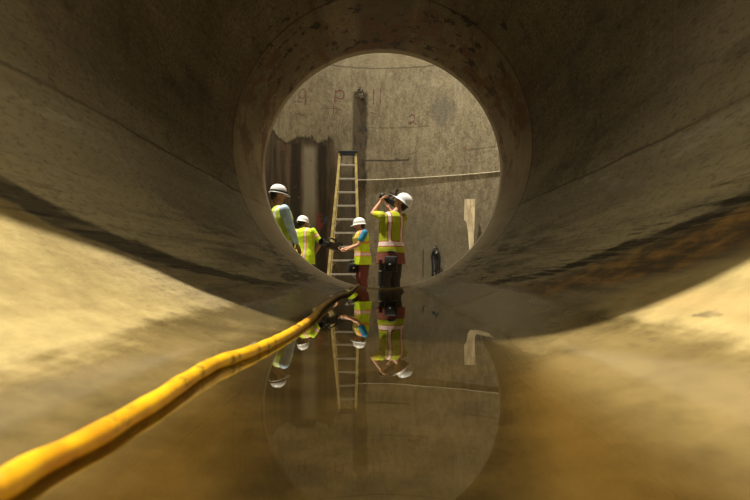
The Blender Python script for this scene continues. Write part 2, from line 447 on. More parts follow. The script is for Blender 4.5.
# ------------------------------------------------------------------ hose
px = [(-70, 526), (0, 487), (32, 467), (64, 452), (96, 436), (128, 417), (160, 398), (185, 381), (216, 363), (252, 351), (288, 334), (312, 318), (324, 305), (340, 295)]
HR = .0138; pts = []
Rr = R - HR - .001
for a, b in px:
    dx, du = (a - VX) / F, (VY - b) / F; t = 1.0
    for _ in range(12):
        cz = R + SL * t - CAMZ
        A_ = dx * dx + du * du; B_ = -2 * du * cz; C_ = cz * cz - Rr * Rr
        t = (-B_ + math.sqrt(B_ * B_ - 4 * A_ * C_)) / (2 * A_)
    pts.append(Vector((dx * t, t, CAMZ + du * t)))
def onpipe(x, y): return Vector((x, y, R + SL * y - math.sqrt(Rr * Rr - x * x)))
lastx = pts[-1].x; lasty = pts[-1].y
start = [onpipe(-.20, -1.6), onpipe(-.27, -.8), onpipe(-.30, -.1)]
tail = [onpipe(lastx * .9, min(5.3, lasty + .5)) if lasty < 4.9 else None]
pts = start + pts + [p for p in tail if p] + [onpipe(-.30, 5.70), Vector((-.33, 5.82, .03)), Vector((-.38, 5.90, -.18)), Vector((-.55, 6.0, FLOOR + .02)), Vector((-1.1, 6.3, FLOOR + .02)), Vector((-2.4, 6.6, FLOOR + .02))]
sp = smoothpts(pts, 14); rad = []
for i, p in enumerate(sp):
    k = 1 + .07 * mnoise.noise(Vector((p.x * 9, p.y * 7, 0))) + .045 * math.sin(p.y * 60 + p.x * 30)
    rad.append(HR * k)
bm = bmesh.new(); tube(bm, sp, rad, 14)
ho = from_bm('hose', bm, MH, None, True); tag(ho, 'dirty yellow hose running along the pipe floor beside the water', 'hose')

# ------------------------------------------------------------------ shaft
bm = bmesh.new(); n = 96; z0, z1 = FLOOR - .1, 6.3; rows = 24
def arc(a, r): return (r * math.sin(a), WCY + r * math.cos(a))
A0 = math.radians(104)
for i_, (r, flip) in enumerate(((WR, 0), (WR + .35, 1))):
    g = [[bm.verts.new((*arc(-A0 + 2 * A0 * i / n, r), z0 + (z1 - z0) * j / rows)) for j in range(rows + 1)] for i in range(n + 1)]
    if r == WR: gi = g
    for i in range(n):
        for j in range(rows): bm.faces.new((g[i][j], g[i + 1][j], g[i + 1][j + 1], g[i][j + 1]))
for i in range(n):
    bm.faces.new((gi[i][rows], gi[i + 1][rows], g[i + 1][rows], g[i][rows]))
    bm.faces.new((gi[i][0], gi[i + 1][0], g[i + 1][0], g[i][0]))
for i in (0, n):
    for j in range(rows): bm.faces.new((gi[i][j], gi[i][j + 1], g[i][j + 1], g[i][j]))
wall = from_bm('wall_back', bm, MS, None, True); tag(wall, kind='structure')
# headwall with the round hole for the pipe
bm = bmesh.new(); n = 96; ro = 1.685
fr_, bk = [], []
for yy, L in ((5.30, fr_), (5.02, bk)):
    inn = [bm.verts.new((ro * math.sin(2 * PI * k / n), yy, R + SL * yy + ro * math.cos(2 * PI * k / n))) for k in range(n)]
    out = []
    for k in range(n):
        dx, dz = math.sin(2 * PI * k / n), math.cos(2 * PI * k / n)
        t = min(4.62 / abs(dx) if abs(dx) > 1e-6 else 99, ((3.1) / dz) if dz > 1e-6 else 99, ((FLOOR - .1 - R) / dz) if dz < -1e-6 else 99)
        out.append(bm.verts.new((dx * t, yy, R + dz * t)))
    L += [inn, out]
for k in range(n):
    q = (k + 1) % n
    for L in (fr_, bk): bm.faces.new((L[0][k], L[0][q], L[1][q], L[1][k]))
    bm.faces.new((fr_[0][k], fr_[0][q], bk[0][q], bk[0][k])); bm.faces.new((fr_[1][k], fr_[1][q], bk[1][q], bk[1][k]))
hwl = from_bm('wall_front', bm, MS2); tag(hwl, kind='structure')
# ground of the shaft
def ground_mat():
    m = Mat('muddy_shaft_floor'); v, x, y, z = m.pos()
    n = m.noise(v, 2, 6); n2 = m.noise(v, 14, 5)
    c = m.mix((.09, .068, .038), (.26, .20, .12), (n * .6 + n2 * .4).sm(.35, .65))
    return m.set(c, n.sm(.4, .6, .35, .9), n2, .03, .6)
bm = bmesh.new(); N_ = 40
g = [[bm.verts.new((-4.75 + 9.5 * i / N_, 5.30 + 5.6 * j / N_, FLOOR - .012 + .010 * mnoise.noise(Vector((i * .4, j * .4, 0))))) for j in range(N_ + 1)] for i in range(N_ + 1)]
for i in range(N_):
    for j in range(N_): bm.faces.new((g[i][j], g[i + 1][j], g[i + 1][j + 1], g[i][j + 1]))
fl = from_bm('floor', bm, ground_mat(), None, True); tag(fl, kind='structure')

def onwall(px_, z, inset=0.0):
    """point of the back wall on the vertical plane through image column px_"""
    k = (px_ - VX) / F; r = WR - inset
    # (k y)^2 + (y-WCY)^2 = r^2
    A_, B_, C_ = k * k + 1, -2 * WCY, WCY * WCY - r * r
    y = (-B_ + math.sqrt(B_ * B_ - 4 * A_ * C_)) / (2 * A_)
    if z is None: return y
    return Vector((k * y, y, z))
def wallpt(px_, py_, inset=0.0):
    y = onwall(px_, None, inset); return at(px_, py_, y)

# sprayed marks on the wall, each a stroke with a little body
MPT = plain('faded_purple_paint', (.20, .065, .065), .8, .45, 40)
def stroke(strokes, wd=.020):
    bm = bmesh.new()
    for st in strokes:
        P = smoothpts([wallpt(a, b, .004) for a, b in st], 5) if len(st) > 2 else [wallpt(st[0][0] + (st[1][0] - st[0][0]) * k / 8, st[0][1] + (st[1][1] - st[0][1]) * k / 8, .004) for k in range(9)]
        tube(bm, P, [wd * (.65 + .5 * abs(mnoise.noise(p * 9))) for p in P], 6)
    # flatten against the wall
    for v in bm.verts:
        a = math.atan2(v.co.x, v.co.y - WCY); r = math.hypot(v.co.x, v.co.y - WCY)
        r = WR - .002 + (r - (WR - .004)) * .12
        v.co.x = r * math.sin(a); v.co.y = WCY + r * math.cos(a)
    return from_bm('painted_mark', bm, MPT, wall)
stroke([[(305, 96), (302.5, 98.5), (299.5, 96.5), (299.5, 92), (303, 89), (306, 91)], [(306, 90.5), (305.8, 104.5)]], .012)
stroke([[(336, 90), (334.5, 102.5)], [(336, 92), (340, 90), (344, 93), (342.5, 98), (338.5, 98.5), (335.5, 96.5)]], .017)
stroke([[(373.6, 89), (373.4, 104)], [(380.6, 88.5), (380.2, 104.5)]], .013)
stroke([[(408.5, 117), (411, 114.5), (414.5, 116), (414.2, 120), (410.5, 123.5), (408.8, 123), (411.5, 121.5), (416.5, 124)]], .013)
stroke([[(325, 108), (334, 108.5), (342, 110)], [(333.5, 105), (333.5, 113)]], .009)
stroke([[(294, 101.5), (303, 102)], [(295, 113), (304, 115)]], .010)
stroke([[(370, 112), (377, 114)]], .008)

# broken notch with crumbling edge above the weep
bm = bmesh.new()
for i in range(26):
    a = random.uniform(-1, 1); cx = 359.5 + a * 3.2; cy = 87 + random.random() * 10 + abs(a) * 3
    p = wallpt(cx, cy, .012); s = random.uniform(.02, .05)
    r = bmesh.ops.create_icosphere(bm, subdivisions=1, radius=s)
    for v in r['verts']: v.co = p + Vector((v.co.x, v.co.y * .6, v.co.z * 1.3)) * (1 + .5 * mnoise.noise(v.co * 40 + p))
nt = from_bm('broken_edge', bm, plain('rough_mortar', (.13, .10, .06), .95, .7, 25), wall)

# cord around the wall
bm = bmesh.new(); P = []
for k in range(60):
    a = 356 + k * 5.0; zz = 2.40 + .035 * math.sin(k * .11) + .0012 * k + (.006 * mnoise.noise(Vector((k * .5, 0, 0))))
    if (a - VX) / F > .95: break
    P.append(onwall(a, zz, .012))
tube(bm, P, .0085, 8)
cd = from_bm('cord', bm, plain('pale_cord', (.62, .56, .42), .8, .2, 60), None, True); tag(cd, 'pale thin cord fixed across the back wall to the right of the ladder', 'cord')

# ------------------------------------------------------------------ plank
bm = bmesh.new()
out = [(464.8, 199), (475.2, 199), (474.6, 222), (473.2, 250), (473.0, 285), (469.5, 285), (469.4, 250), (468.0, 232), (466.6, 223), (464.2, 220)]
dep = 9.86
fr2 = [bm.verts.new(at(a, b, dep + .10 * (199 - b) / -90 * -1 - (b - 199) * .0022)) for a, b in out]
bk2 = [bm.verts.new(v.co + Vector((.004, .045, 0))) for v in fr2]
bm.faces.new(fr2); bm.faces.new(bk2[::-1])
for i in range(len(fr2)): bm.faces.new((fr2[i], fr2[(i + 1) % len(fr2)], bk2[(i + 1) % len(fr2)], bk2[i]))
zmin = min(v.co.z for v in bm.verts)
for v in bm.verts:
    if v.co.z < zmin + .02: v.co.z = FLOOR
pk = from_bm('timber_plank', bm, MWOOD); tag(pk, 'pale split timber plank leaning upright against the right of the back wall', 'plank')

# ------------------------------------------------------------------ hanging strap bundle
o = empty('strap_bundle', wallpt(435.5, 250, .06)); b0 = o.location.copy()
tag(o, 'black strap bundle with a loose ring hanging low on the back wall', 'strap')
def loc(px_, py_, ins=.05): return wallpt(px_, py_, ins) - b0
bm = bmesh.new(); tube(bm, [loc(435.5, 244, .0), loc(435.5, 245, .07), loc(436, 246.5, .10)], .012, 8); from_bm('hook', bm, MB, o, True)
bm = bmesh.new(); cpt = loc(436, 251, .09)
tube(bm, [cpt + Vector((.055 * math.cos(t), .01 * math.sin(t), .075 * math.sin(t))) for t in [k * 2 * PI / 20 for k in range(21)]], .016, 8, False); from_bm('ring', bm, MB, o, True)
for pth in ([(435, 250), (434.0, 256), (436.5, 264), (434.8, 272)], [(437.2, 250), (437.6, 260), (437.0, 270)], [(433.5, 250), (431.8, 256), (432.6, 266), (432.4, 276)], [(438, 251), (439.6, 258), (439, 268), (438.2, 277)], [(435.8, 254), (435.4, 262), (436.3, 271), (435.6, 279)]):
    bm = bmesh.new(); tube(bm, smoothpts([loc(a, b, .09) for a, b in pth], 5), .024, 8); from_bm('strap', bm, MBF, o, True)
bm = bmesh.new(); box(bm, loc(436.5, 252.5, .12), (.035, .02, .05), None, .006); from_bm('buckle', bm, MAL, o)

# ------------------------------------------------------------------ ladder
L0 = empty('stepladder', (-.825, 9.42, FLOOR)); tag(L0, 'tall yellow stepladder with pale metal steps leaning against the back wall', 'ladder')
HL = 3.24; LEAN = .62; WB, WT = .345, .160; TX = .055
def rail(s, h, back=0.0):
    k = h / HL; return Vector((TX * k + s * (WB + (WT - WB) * k), LEAN * k + back, h))
for s in (-1, 1):
    bm = bmesh.new()
    a, b = rail(s, 0.0), rail(s, HL - .02)
    beam(bm, a, b, .032, .085, .003, (1, 0, 0)); beam(bm, a + Vector((s * .014, -.035, 0)), b + Vector((s * .014, -.035, 0)), .052, .012, 0, (1, 0, 0))
    from_bm('front_rail', bm, MFG, L0)
    bm = bmesh.new(); a, b = rail(s * .92, .03, .16 - .0), rail(s * .92, HL - .06, .075); beam(bm, a, b, .03, .035, .003, (1, 0, 0)); from_bm('rear_rail', bm, MFG, L0)
    bm = bmesh.new(); box(bm, rail(s, .02), (.07, .11, .04), None, .006); from_bm('foot', bm, MB, L0)
zs = [(VY - y) / F for y in (165, 178.6, 192, 205.5, 219, 232.5, 246.3, 260, 273.8)]
hs = []
for kz in zs:
    d = 9.9
    for _ in range(6): hh = CAMZ + kz * d - FLOOR; d = 9.42 + LEAN * hh / HL
    hs.append(hh)
hs += [hs[-1] - .30]
for i, h in enumerate(hs):
    if h < .1: continue
    a, b = rail(-1, h), rail(1, h)
    bm = bmesh.new(); mid = (a + b) / 2; wd = (b - a).length - .03
    box(bm, mid + Vector((0, 0, 0)), (wd, .085, .014), None, .003); box(bm, mid + Vector((0, -.040, -.014)), (wd, .006, .030)); box(bm, mid + Vector((0, .040, -.014)), (wd, .006, .030))
    st = from_bm('step', bm, MAL, L0)
    if i >= 4:
        for s, q in ((1, a), (-1, b)):
            bm = bmesh.new(); beam(bm, q + Vector((s * .020, -.045, -.15)), q + Vector((s * .14, -.045, -.02)), .018, .006, 0); from_bm('step_brace', bm, MAL, L0)
for i, h in enumerate(hs[::3]):
    bm = bmesh.new(); a, b = rail(-.92, h, .15), rail(.92, h, .15); beam(bm, a, b, .022, .02); from_bm('rear_bar', bm, MAL, L0)
bm = bmesh.new(); box(bm, rail(0, HL) + Vector((0, .03, .0)), (2 * WT + .09, .20, .045), None, .008); box(bm, rail(0, HL) + Vector((0, -.055, -.05)), (2 * WT + .02, .02, .08)); from_bm('top_cap', bm, MB, L0)
for s in (-1, 1):
    bm = bmesh.new(); beam(bm, rail(s * .96, 1.5, .02), rail(s * .93, 1.62, .16), .012, .02); from_bm('spreader', bm, MAL, L0)

# ------------------------------------------------------------------ people
def prim_cap(bm, p0, p1, r0, r1, seg=14, flat=1.0):
    p0, p1 = Vector(p0), Vector(p1); d = p1 - p0; L = d.length; M = frame_z(d if L > 1e-5 else Vector((0, 0, 1)))
    prof = [(r0 * math.cos(t), -r0 * math.sin(t)) for t in (PI / 2, PI / 3, PI / 6, 0)] + [(r1 * math.cos(t), L + r1 * math.sin(t)) for t in (0, PI / 6, PI / 3, PI / 2)]
    prof = [(max(0, r) if r > 1e-4 else 0, h) for r, h in prof]
    lathe(bm, prof, Matrix.Translation(p0) @ M.to_4x4() @ Matrix.Diagonal((flat, 1, 1, 1)), seg)
def prim_ell(bm, M, c, r, seg=18):
    prof = [(math.sin(t) if 0 < i < 12 else 0, -math.cos(t)) for i, t in enumerate([k * PI / 12 for k in range(13)])]
    lathe(bm, prof, M @ Matrix.Translation(c) @ Matrix.Diagonal((*r, 1)), seg)
def prim_loft(bm, rings, seg=28):
    """rings (cx, cy, z, rx, ry)"""
    G = []
    for cx, cy, z, rx, ry in rings:
        G.append([bm.verts.new((cx + rx * math.copysign(abs(math.cos(t)) ** .85, math.cos(t)), cy + ry * math.copysign(abs(math.sin(t)) ** .85, math.sin(t)), z)) for t in [k * 2 * PI / seg for k in range(seg)]])
    for a, b in zip(G, G[1:]):
        for k in range(seg): bm.faces.new((a[k], a[(k + 1) % seg], b[(k + 1) % seg], b[k]))
    bm.faces.new(G[0][::-1]); bm.faces.new(G[-1])
def remeshed(name, bm, mat, parent, voxel=.009, smooth=5, cuts=()):
    bmesh.ops.recalc_face_normals(bm, faces=bm.faces)
    me = bpy.data.meshes.new(name); bm.to_mesh(me); bm.free()
    t = bpy.data.objects.new('t', me); C.objects.link(t)
    r = t.modifiers.new('r', 'REMESH'); r.mode = 'VOXEL'; r.voxel_size = voxel
    s_ = t.modifiers.new('s', 'SMOOTH'); s_.iterations = smooth; s_.factor = .5
    out = evaluated(t); bpy.data.objects.remove(t)
    if cuts:
        b2 = bmesh.new(); b2.from_mesh(out)
        for co_, no in cuts:
            g = b2.verts[:] + b2.edges[:] + b2.faces[:]
            res = bmesh.ops.bisect_plane(b2, geom=g, plane_co=co_, plane_no=no, clear_outer=True)
            es = [e for e in res['geom_cut'] if isinstance(e, bmesh.types.BMEdge)]
            try: bmesh.ops.edgeloop_fill(b2, edges=es)
            except Exception: pass
        b2.to_mesh(out); b2.free()
    out.materials.clear(); out.materials.append(mat)
    for p in out.polygons: p.use_smooth = True
    out.name = name
    return link(name, out, mat, parent)

def hand(bm, wrist, d, n, curl=1.0, side=1, k=1.0):
    """wrist, pointing direction, palm normal; fingers curl toward the palm normal"""
    d = d.normalized(); n = (n - d * n.dot(d)).normalized(); s = d.cross(n) * side
    prim_cap(bm, wrist, wrist + d * .04 * k, .026 * k, .032 * k)
    for i, (off, ln) in enumerate(((-.030, .072), (-.010, .080), (.010, .075), (.029, .060))):
        b = wrist + d * .085 * k + s * off * k
        prim_cap(bm, wrist + d * .03 * k + s * off * .8 * k, b, .0135 * k, .0115 * k, 10)
        a1 = .55 * curl; a2 = 1.35 * curl; a3 = 2.0 * curl
        q = b
        for ang, fr__ in ((a1, .45), (a2, .32), (a3, .23)):
            q2 = q + (d * math.cos(ang) + n * math.sin(ang)) * ln * fr__ * 1.05 * k
            prim_cap(bm, q, q2, .0098 * k, .0088 * k, 8); q = q2
    tb = wrist + d * .03 * k - s * .028 * k
    t1 = tb + (d * .6 - s * .65 + n * .35).normalized() * .042 * k
    t2 = t1 + (d * .75 - s * .05 + n * .7).normalized() * .034 * k
    prim_cap(bm, tb, t1, .0145 * k, .0115 * k, 8); prim_cap(bm, t1, t2, .0115 * k, .009 * k, 8)

def helmet(parent, HM, band=False):
    """hard hat in the head frame: +x is forward"""
    bm = bmesh.new(); seg = 36; G = []
    for j in range(11):
        t = j / 10 * PI / 2
        row = []
        for k in range(seg):
            a = k * 2 * PI / seg; ca, sa = math.cos(a), math.sin(a)
            ridge = 1 + .035 * math.exp(-(sa / .16) ** 2) * math.cos(t * .6) + .02 * math.exp(-((abs(sa) - .45) / .12) ** 2)
            row.append(bm.verts.new((ca * .136 * math.sin(t) ** .9, sa * .112 * math.sin(t) ** .9, .115 * math.cos(t) * ridge + (.0))))
        G.append(row)
    def edge(rx, ry, z, fx):
        return [bm.verts.new((math.cos(a) * rx + max(0, math.cos(a)) ** 2 * fx, math.sin(a) * ry, z - max(0, math.cos(a)) ** 2 * fx * .35)) for a in [k * 2 * PI / seg for k in range(seg)]]
    G += [edge(.138, .114, -.025, 0), edge(.158, .134, -.036, .045), edge(.157, .133, -.041, .044), edge(.132, .108, -.032, 0), edge(.128, .104, .0, 0), edge(.10, .08, .07, 0), edge(.01, .01, .09, 0)]
    for a, b in zip(G, G[1:]):
        for k in range(seg): bm.faces.new((a[k], a[(k + 1) % seg], b[(k + 1) % seg], b[k]))
    bmesh.ops.remove_doubles(bm, verts=bm.verts, dist=.0006)
    bmesh.ops.transform(bm, matrix=HM, verts=bm.verts)
    h = from_bm('hard_hat', bm, MHAT, parent, True)
    if band:
        bm = bmesh.new(); lathe(bm, [(.1, -.022), (.1, .008), (.104, .008), (.104, -.022)], Matrix.Identity(4), 32, True)
        bmesh.ops.transform(bm, matrix=HM @ Matrix.Diagonal((1.37, 1.13, 1, 1)), verts=bm.verts)
        from_bm('hat_band', bm, MBF, h, True)
    return h

def person(base, yaw, H, label, sk, arms, head_yaw, head_pitch, shirt, trousers, vestm, hem=.74, lean=0.0, side_lean=0.0,
           sleeve=.55, shirt_hem=None, band=False, hair=True, vest_fat=1.0, stance=.10, fat=1.0, hoff=(0, 0), arm_fat=1.0, caps=True, hup=0.0, leg_fat=1.0, hat=1.0):
    """arms: [(elbow_world, wrist_world, palm_normal_world, curl)] for left then right. Everything is in the wearer's frame: +x forward, +y left"""
    k = H / 1.78
    W = Matrix.Translation((base[0], base[1], FLOOR)) @ Matrix.Rotation(yaw, 4, 'Z'); Wi = W.inverted()
    def sx(z): return lean * max(0, z - .9 * k) / (.6 * k)
    def sy(z): return side_lean * max(0, z - .9 * k) / (.6 * k)
    def P(x, y, z): return Vector((x * k + sx(z * k), y * k + sy(z * k), z * k))
    hc = P(.02 + hoff[0], hoff[1], 1.605 + hup)
    HM = Matrix.Translation(hc) @ Matrix.Rotation(head_yaw, 4, 'Z') @ Matrix.Rotation(-head_pitch, 4, 'Y') @ Matrix.Scale(k, 4)
    bm = bmesh.new()
    # head
    prim_ell(bm, HM, (-.008, 0, .025), (.098, .077, .100))
    prim_ell(bm, HM, (.022, 0, -.045), (.070, .058, .070))
    prim_ell(bm, HM, (.068, 0, -.088), (.022, .024, .020)); prim_ell(bm, HM, (.078, 0, .028), (.018, .055, .014))
    a, b = HM @ Vector((.088, 0, .010)), HM @ Vector((.108, 0, -.028)); prim_cap(bm, a, b, .010 * k, .0145 * k, 10)
    for s in (-1, 1):
        prim_ell(bm, HM, (-.005, s * .079, -.012), (.017, .008, .030)); prim_ell(bm, HM, (.062, s * .038, -.030), (.020, .020, .018))
    prim_cap(bm, HM @ Vector((-.022, 0, -.06)), P(-.01, 0, 1.44), .058 * k, .066 * k)
    # trunk
    def lf(rings, f=1.0, add=0.0):
        return [(x * k + sx(z * k), y * k + sy(z * k), z * k, rx * k * f * fat + add, ry * k * f * fat + add) for x, y, z, rx, ry in rings]
    trunk = [(0, 0, .80, .085, .13), (0, 0, .92, .10, .155), (.005, 0, 1.05, .088, .135), (.01, 0, 1.18, .098, .145), (.012, 0, 1.32, .108, .162), (0, 0, 1.42, .092, .155), (-.005, 0, 1.475, .06, .09), (-.008, 0, 1.50, .045, .05)]
    prim_loft(bm, lf(trunk))
    sh = [P(-.01, .175 * fat, 1.425), P(-.01, -.175 * fat, 1.425)]
    A = []
    for i, (e, w_, pn, cu) in enumerate(arms):
        e = Wi @ Vector(e); w2 = Wi @ Vector(w_); pn = (Wi.to_3x3() @ Vector(pn))
        # keep natural limb lengths
        e = sh[i] + (e - sh[i]).normalized() * .29 * k
        w2 = e + (w2 - e).normalized() * .255 * k
        A.append((sh[i], e, w2))
        prim_cap(bm, sh[i], e, .050 * k, .038 * k); prim_cap(bm, e, e + (w2 - e) * .35, .038 * k, .040 * k); prim_cap(bm, e + (w2 - e) * .35, w2, .040 * k, .026 * k)
        hand(bm, w2, w2 - e, pn, cu, 1 if i == 0 else -1, k)
    legs = []
    for s in (1, -1):
        hip, kn, an = P(0, s * .09, .90), P(.03, s * (.09 + stance * .35), .49), P(-.01, s * (.09 + stance * .5), .09)
        legs.append((hip, kn, an)); prim_cap(bm, hip, kn, .082 * k, .052 * k); prim_cap(bm, kn, kn + (an - kn) * .35, .050 * k, .054 * k); prim_cap(bm, kn + (an - kn) * .35, an, .054 * k, .036 * k)
        prim_cap(bm, an + Vector((-.02, 0, -.04)) * k, an + Vector((.13, 0, -.055)) * k, .036 * k, .028 * k)
    body = remeshed('person', bm, sk, None, .0085, 4)
    body.matrix_world = W; tag(body, label, 'person')
    # face details
    for s in (-1, 1):
        bm = bmesh.new(); prim_ell(bm, HM, (.086, s * .031, .004), (.010, .013, .008)); e_ = from_bm('eye', bm, MEYEW, body, True)
        bm = bmesh.new(); prim_ell(bm, HM, (.0955, s * .031, .004), (.003, .005, .005)); from_bm('iris', bm, MHAIR, e_, True)
        bm = bmesh.new(); prim_ell(bm, HM, (.090, s * .032, .026), (.006, .022, .004)); from_bm('eyebrow', bm, MHAIR, body, True)
    bm = bmesh.new(); prim_ell(bm, HM, (.088, 0, -.058), (.008, .024, .007)); from_bm('mouth', bm, MLIP, body, True)
    if hair:
        bm = bmesh.new(); prim_ell(bm, HM, (-.030, 0, .022), (.092, .086, .095)); prim_ell(bm, HM, (-.055, 0, -.045), (.052, .066, .060))
        remeshed('hair', bm, MHAIR, body, .010, 3)
    # boots
    for hip, kn, an in legs:
        bm = bmesh.new(); prim_cap(bm, an + Vector((-.03, 0, -.035)) * k, an + Vector((.15, 0, -.045)) * k, .052 * k, .042 * k); prim_cap(bm, an + Vector((-.01, 0, -.03)), an + Vector((-.01, 0, .10)), .050 * k, .055 * k)
        remeshed('boot', bm, MBOOT, body, .010, 3, [((0, 0, .0), (0, 0, -1))])
    # trousers
    bm = bmesh.new(); prim_loft(bm, lf([(0, 0, .78, .10, .15), (0, 0, .92, .118, .172), (.004, 0, 1.0, .108, .155)]))
    for hip, kn, an in legs: prim_cap(bm, hip - Vector((0, 0, .05)), kn, .098 * k * fat, .076 * k * fat * leg_fat); prim_cap(bm, kn, an + Vector((0, 0, .03)), .076 * k * leg_fat, .066 * k)
    remeshed('trousers', bm, trousers, body, .011, 4, [((0, 0, .075 * k), (0, 0, -1)), ((0, 0, 1.0 * k), (0, 0, 1))])
    # shirt
    bm = bmesh.new(); prim_loft(bm, lf(trunk[1:-1] if shirt_hem is None else [(0, 0, shirt_hem / k, .135, .195), (0, 0, .92, .122, .172)] + trunk[2:-1], 1.0, .014))
    cuts = []
    for sh_, e, w2 in A:
        if sleeve <= 1: prim_cap(bm, sh_, sh_ + (e - sh_) * sleeve, .064 * k * arm_fat, .060 * k * arm_fat)
        else: prim_cap(bm, sh_, e, .066 * k * arm_fat, .056 * k * arm_fat); prim_cap(bm, e, e + (w2 - e) * (sleeve - 1), .056 * k * arm_fat, .042 * k)
    remeshed('shirt', bm, shirt, body, .010, 4)
    # vest
    if vestm is not None:
        f = vest_fat
        vr = [(0, 0, hem / k, .142 * f, .192 * f), (0, 0, .92, .135 * f, .188 * f), (.005, 0, 1.05, .122 * f, .172 * f), (.01, 0, 1.18, .124 * f, .172 * f), (.012, 0, 1.32, .134, .182), (0, 0, 1.42, .116, .172), (-.005, 0, 1.472, .086, .125), (-.008, 0, 1.50, .062, .075)]
        bm = bmesh.new(); prim_loft(bm, lf(vr))
        for q in (sh if caps else []): prim_cap(bm, q + Vector((0, 0, -.02)), q + Vector((0, 0, .012)), .066 * k, .058 * k)
        remeshed('safety_vest', bm, vestm, body, .010, 4, [((0, 0, hem + .006), (0, 0, -1))])
    helmet(body, HM @ Matrix.Translation((-.006, 0, .048)) @ Matrix.Scale(hat, 4), band)
    return body, W, HM, A

UP = Vector((0, 0, 1))
olive = (.42, .58, .012)
v1 = vest_material('lime_vest_with_red_edged_bands', (.38, .43, .006), [(.955, 1.02)], [(-.125, -.085), (.085, .125)], (.80, .62, .56), (.40, .05, .015))
v2 = vest_material('lime_vest_with_orange_trim', (.55, .72, .012), [(.885, .945)], [(-.11, -.075), (.075, .11)], (.80, .60, .50), (.85, .16, .03),
                   lambda m, x, y, z: (x * x + (z - 1.27) * (z - 1.27)).pow(.5).box(.115, .15, .006) * y.abs().sm(.10, .13))
v3 = vest_material('bright_lime_vest', (.58, .80, .010), [(.60, .61)], [(-.135, -.095), (.095, .135)], (.74, .62, .52), (.85, .25, .03))
v4 = vest_material('pale_lime_vest', (.50, .66, .06), [(.95, 1.01)], [(-.15, -.10), (.10, .15)], (.70, .72, .62), (.55, .65, .05))
blue_t = plain('blue_shirt_cotton', (.015, .20, .36), .8); red_br = plain('red_brown_cotton', (.20, .055, .030), .85)
dk_tr = plain('dark_work_trousers', (.028, .022, .018), .85, .3); red_tr = plain('maroon_trousers', (.13, .028, .018), .85)
lb = plain('light_blue_denim_shirt', (.48, .66, .78), .85, .2, 14); navy = plain('navy_trousers', (.02, .03, .05), .85)
def sleeve_mat():
    m = Mat('lime_shirt_with_sleeve_bands'); v, x, y, z = m.pos(True)
    d = (y.abs() - .15) * .55 - (z - 1.40) * .83
    c = m.mix((.55, .76, .010), (.85, .22, .03), d.box(.125, .195, .004)); c = m.mix(c, (.80, .62, .50), d.box(.14, .18, .004))
    return m.set(c, .75)
sl3 = sleeve_mat()

# photographer nearest the opening, aiming up to the left with his back to us
def two_tone():
    m = Mat('lime_shirt_over_red_brown_tail'); v, x, y, z = m.pos(True)
    return m.set(m.mix((.20, .055, .030), (.52, .52, .010), z.sm(.90, .92)), .85)
D1 = 7.0
p1, W1, H1, A1_ = person((at(391, 0, D1).x, D1), math.radians(122), 1.77,
    'man seen from behind in white hard hat and lime vest, aiming a video camera upward', MSK,
    [(at(373, 214, D1 + .10), at(382.5, 199, D1 + .20), (.8, .1, .3), .9), (at(398, 221, D1 + .40), at(389, 209, D1 + .42), (0, 0, 1), .8)],
    math.radians(50), math.radians(40), two_tone(), dk_tr, v1, stance=.0, leg_fat=1.15, hup=.035, hem=.85, lean=-.02, side_lean=-.02, sleeve=.6, shirt_hem=.68, fat=1.17, hoff=(-.08, -.13))
# woman with the camera in front of the ladder
D2 = 9.0
p2, W2, H2, A2_ = person((at(363, 0, D2).x, D2), math.radians(200), 1.66,
    'woman in blue shirt, orange trimmed vest and white hard hat before the ladder', MSK,
    [(at(354.5, 252, D2 - .28), at(342, 252, D2 - .28), (0, 0, 1), .9), (at(352, 251, D2 + .12), at(340, 250, D2 - .05), (0, 0, 1), .9)],
    math.radians(-8), math.radians(-6), blue_t, red_tr, v2, hem=.70, lean=.05, sleeve=.55, fat=1.28, arm_fat=1.15)
# worker seen from behind
D3 = 9.35
p3, W3, H3, A3_ = person((at(304, 0, D3).x, D3), math.radians(62), 1.76,
    'worker in bright lime vest and white hard hat seen from behind, left of ladder', MSKD,
    [(at(289, 243, D3 + .25), at(291, 262, D3 + .4), (1, 0, 0), .5), (at(322, 245, D3 - .08), at(312, 259, D3 + .1), (-1, 0, 0), .6)],
    math.radians(-8), math.radians(-12), sl3, dk_tr, v3, hem=.72, lean=.03, sleeve=.85, fat=1.28, hoff=(0, .07))
# worker half hidden by the rim
D4 = 6.65
p4, W4, H4, A4_ = person((at(280.5, 0, D4).x, D4), math.radians(30), 1.81,
    'worker in banded white hard hat and light blue shirt, half hidden at the left rim', MSKD,
    [(at(272, 222, D4 + .3), at(280, 240, D4 + .4), (0, 0, -1), .5), (at(293, 236, D4 - .10), at(300, 252, D4 + .05), (0, 0, -1), .5)],
    math.radians(-18), math.radians(-8), lb, navy, v4, hem=.80, lean=.0, sleeve=1.8, band=True, fat=1.2, hoff=(-.03, .07), arm_fat=1.15, caps=False, hup=.075, hat=.9)

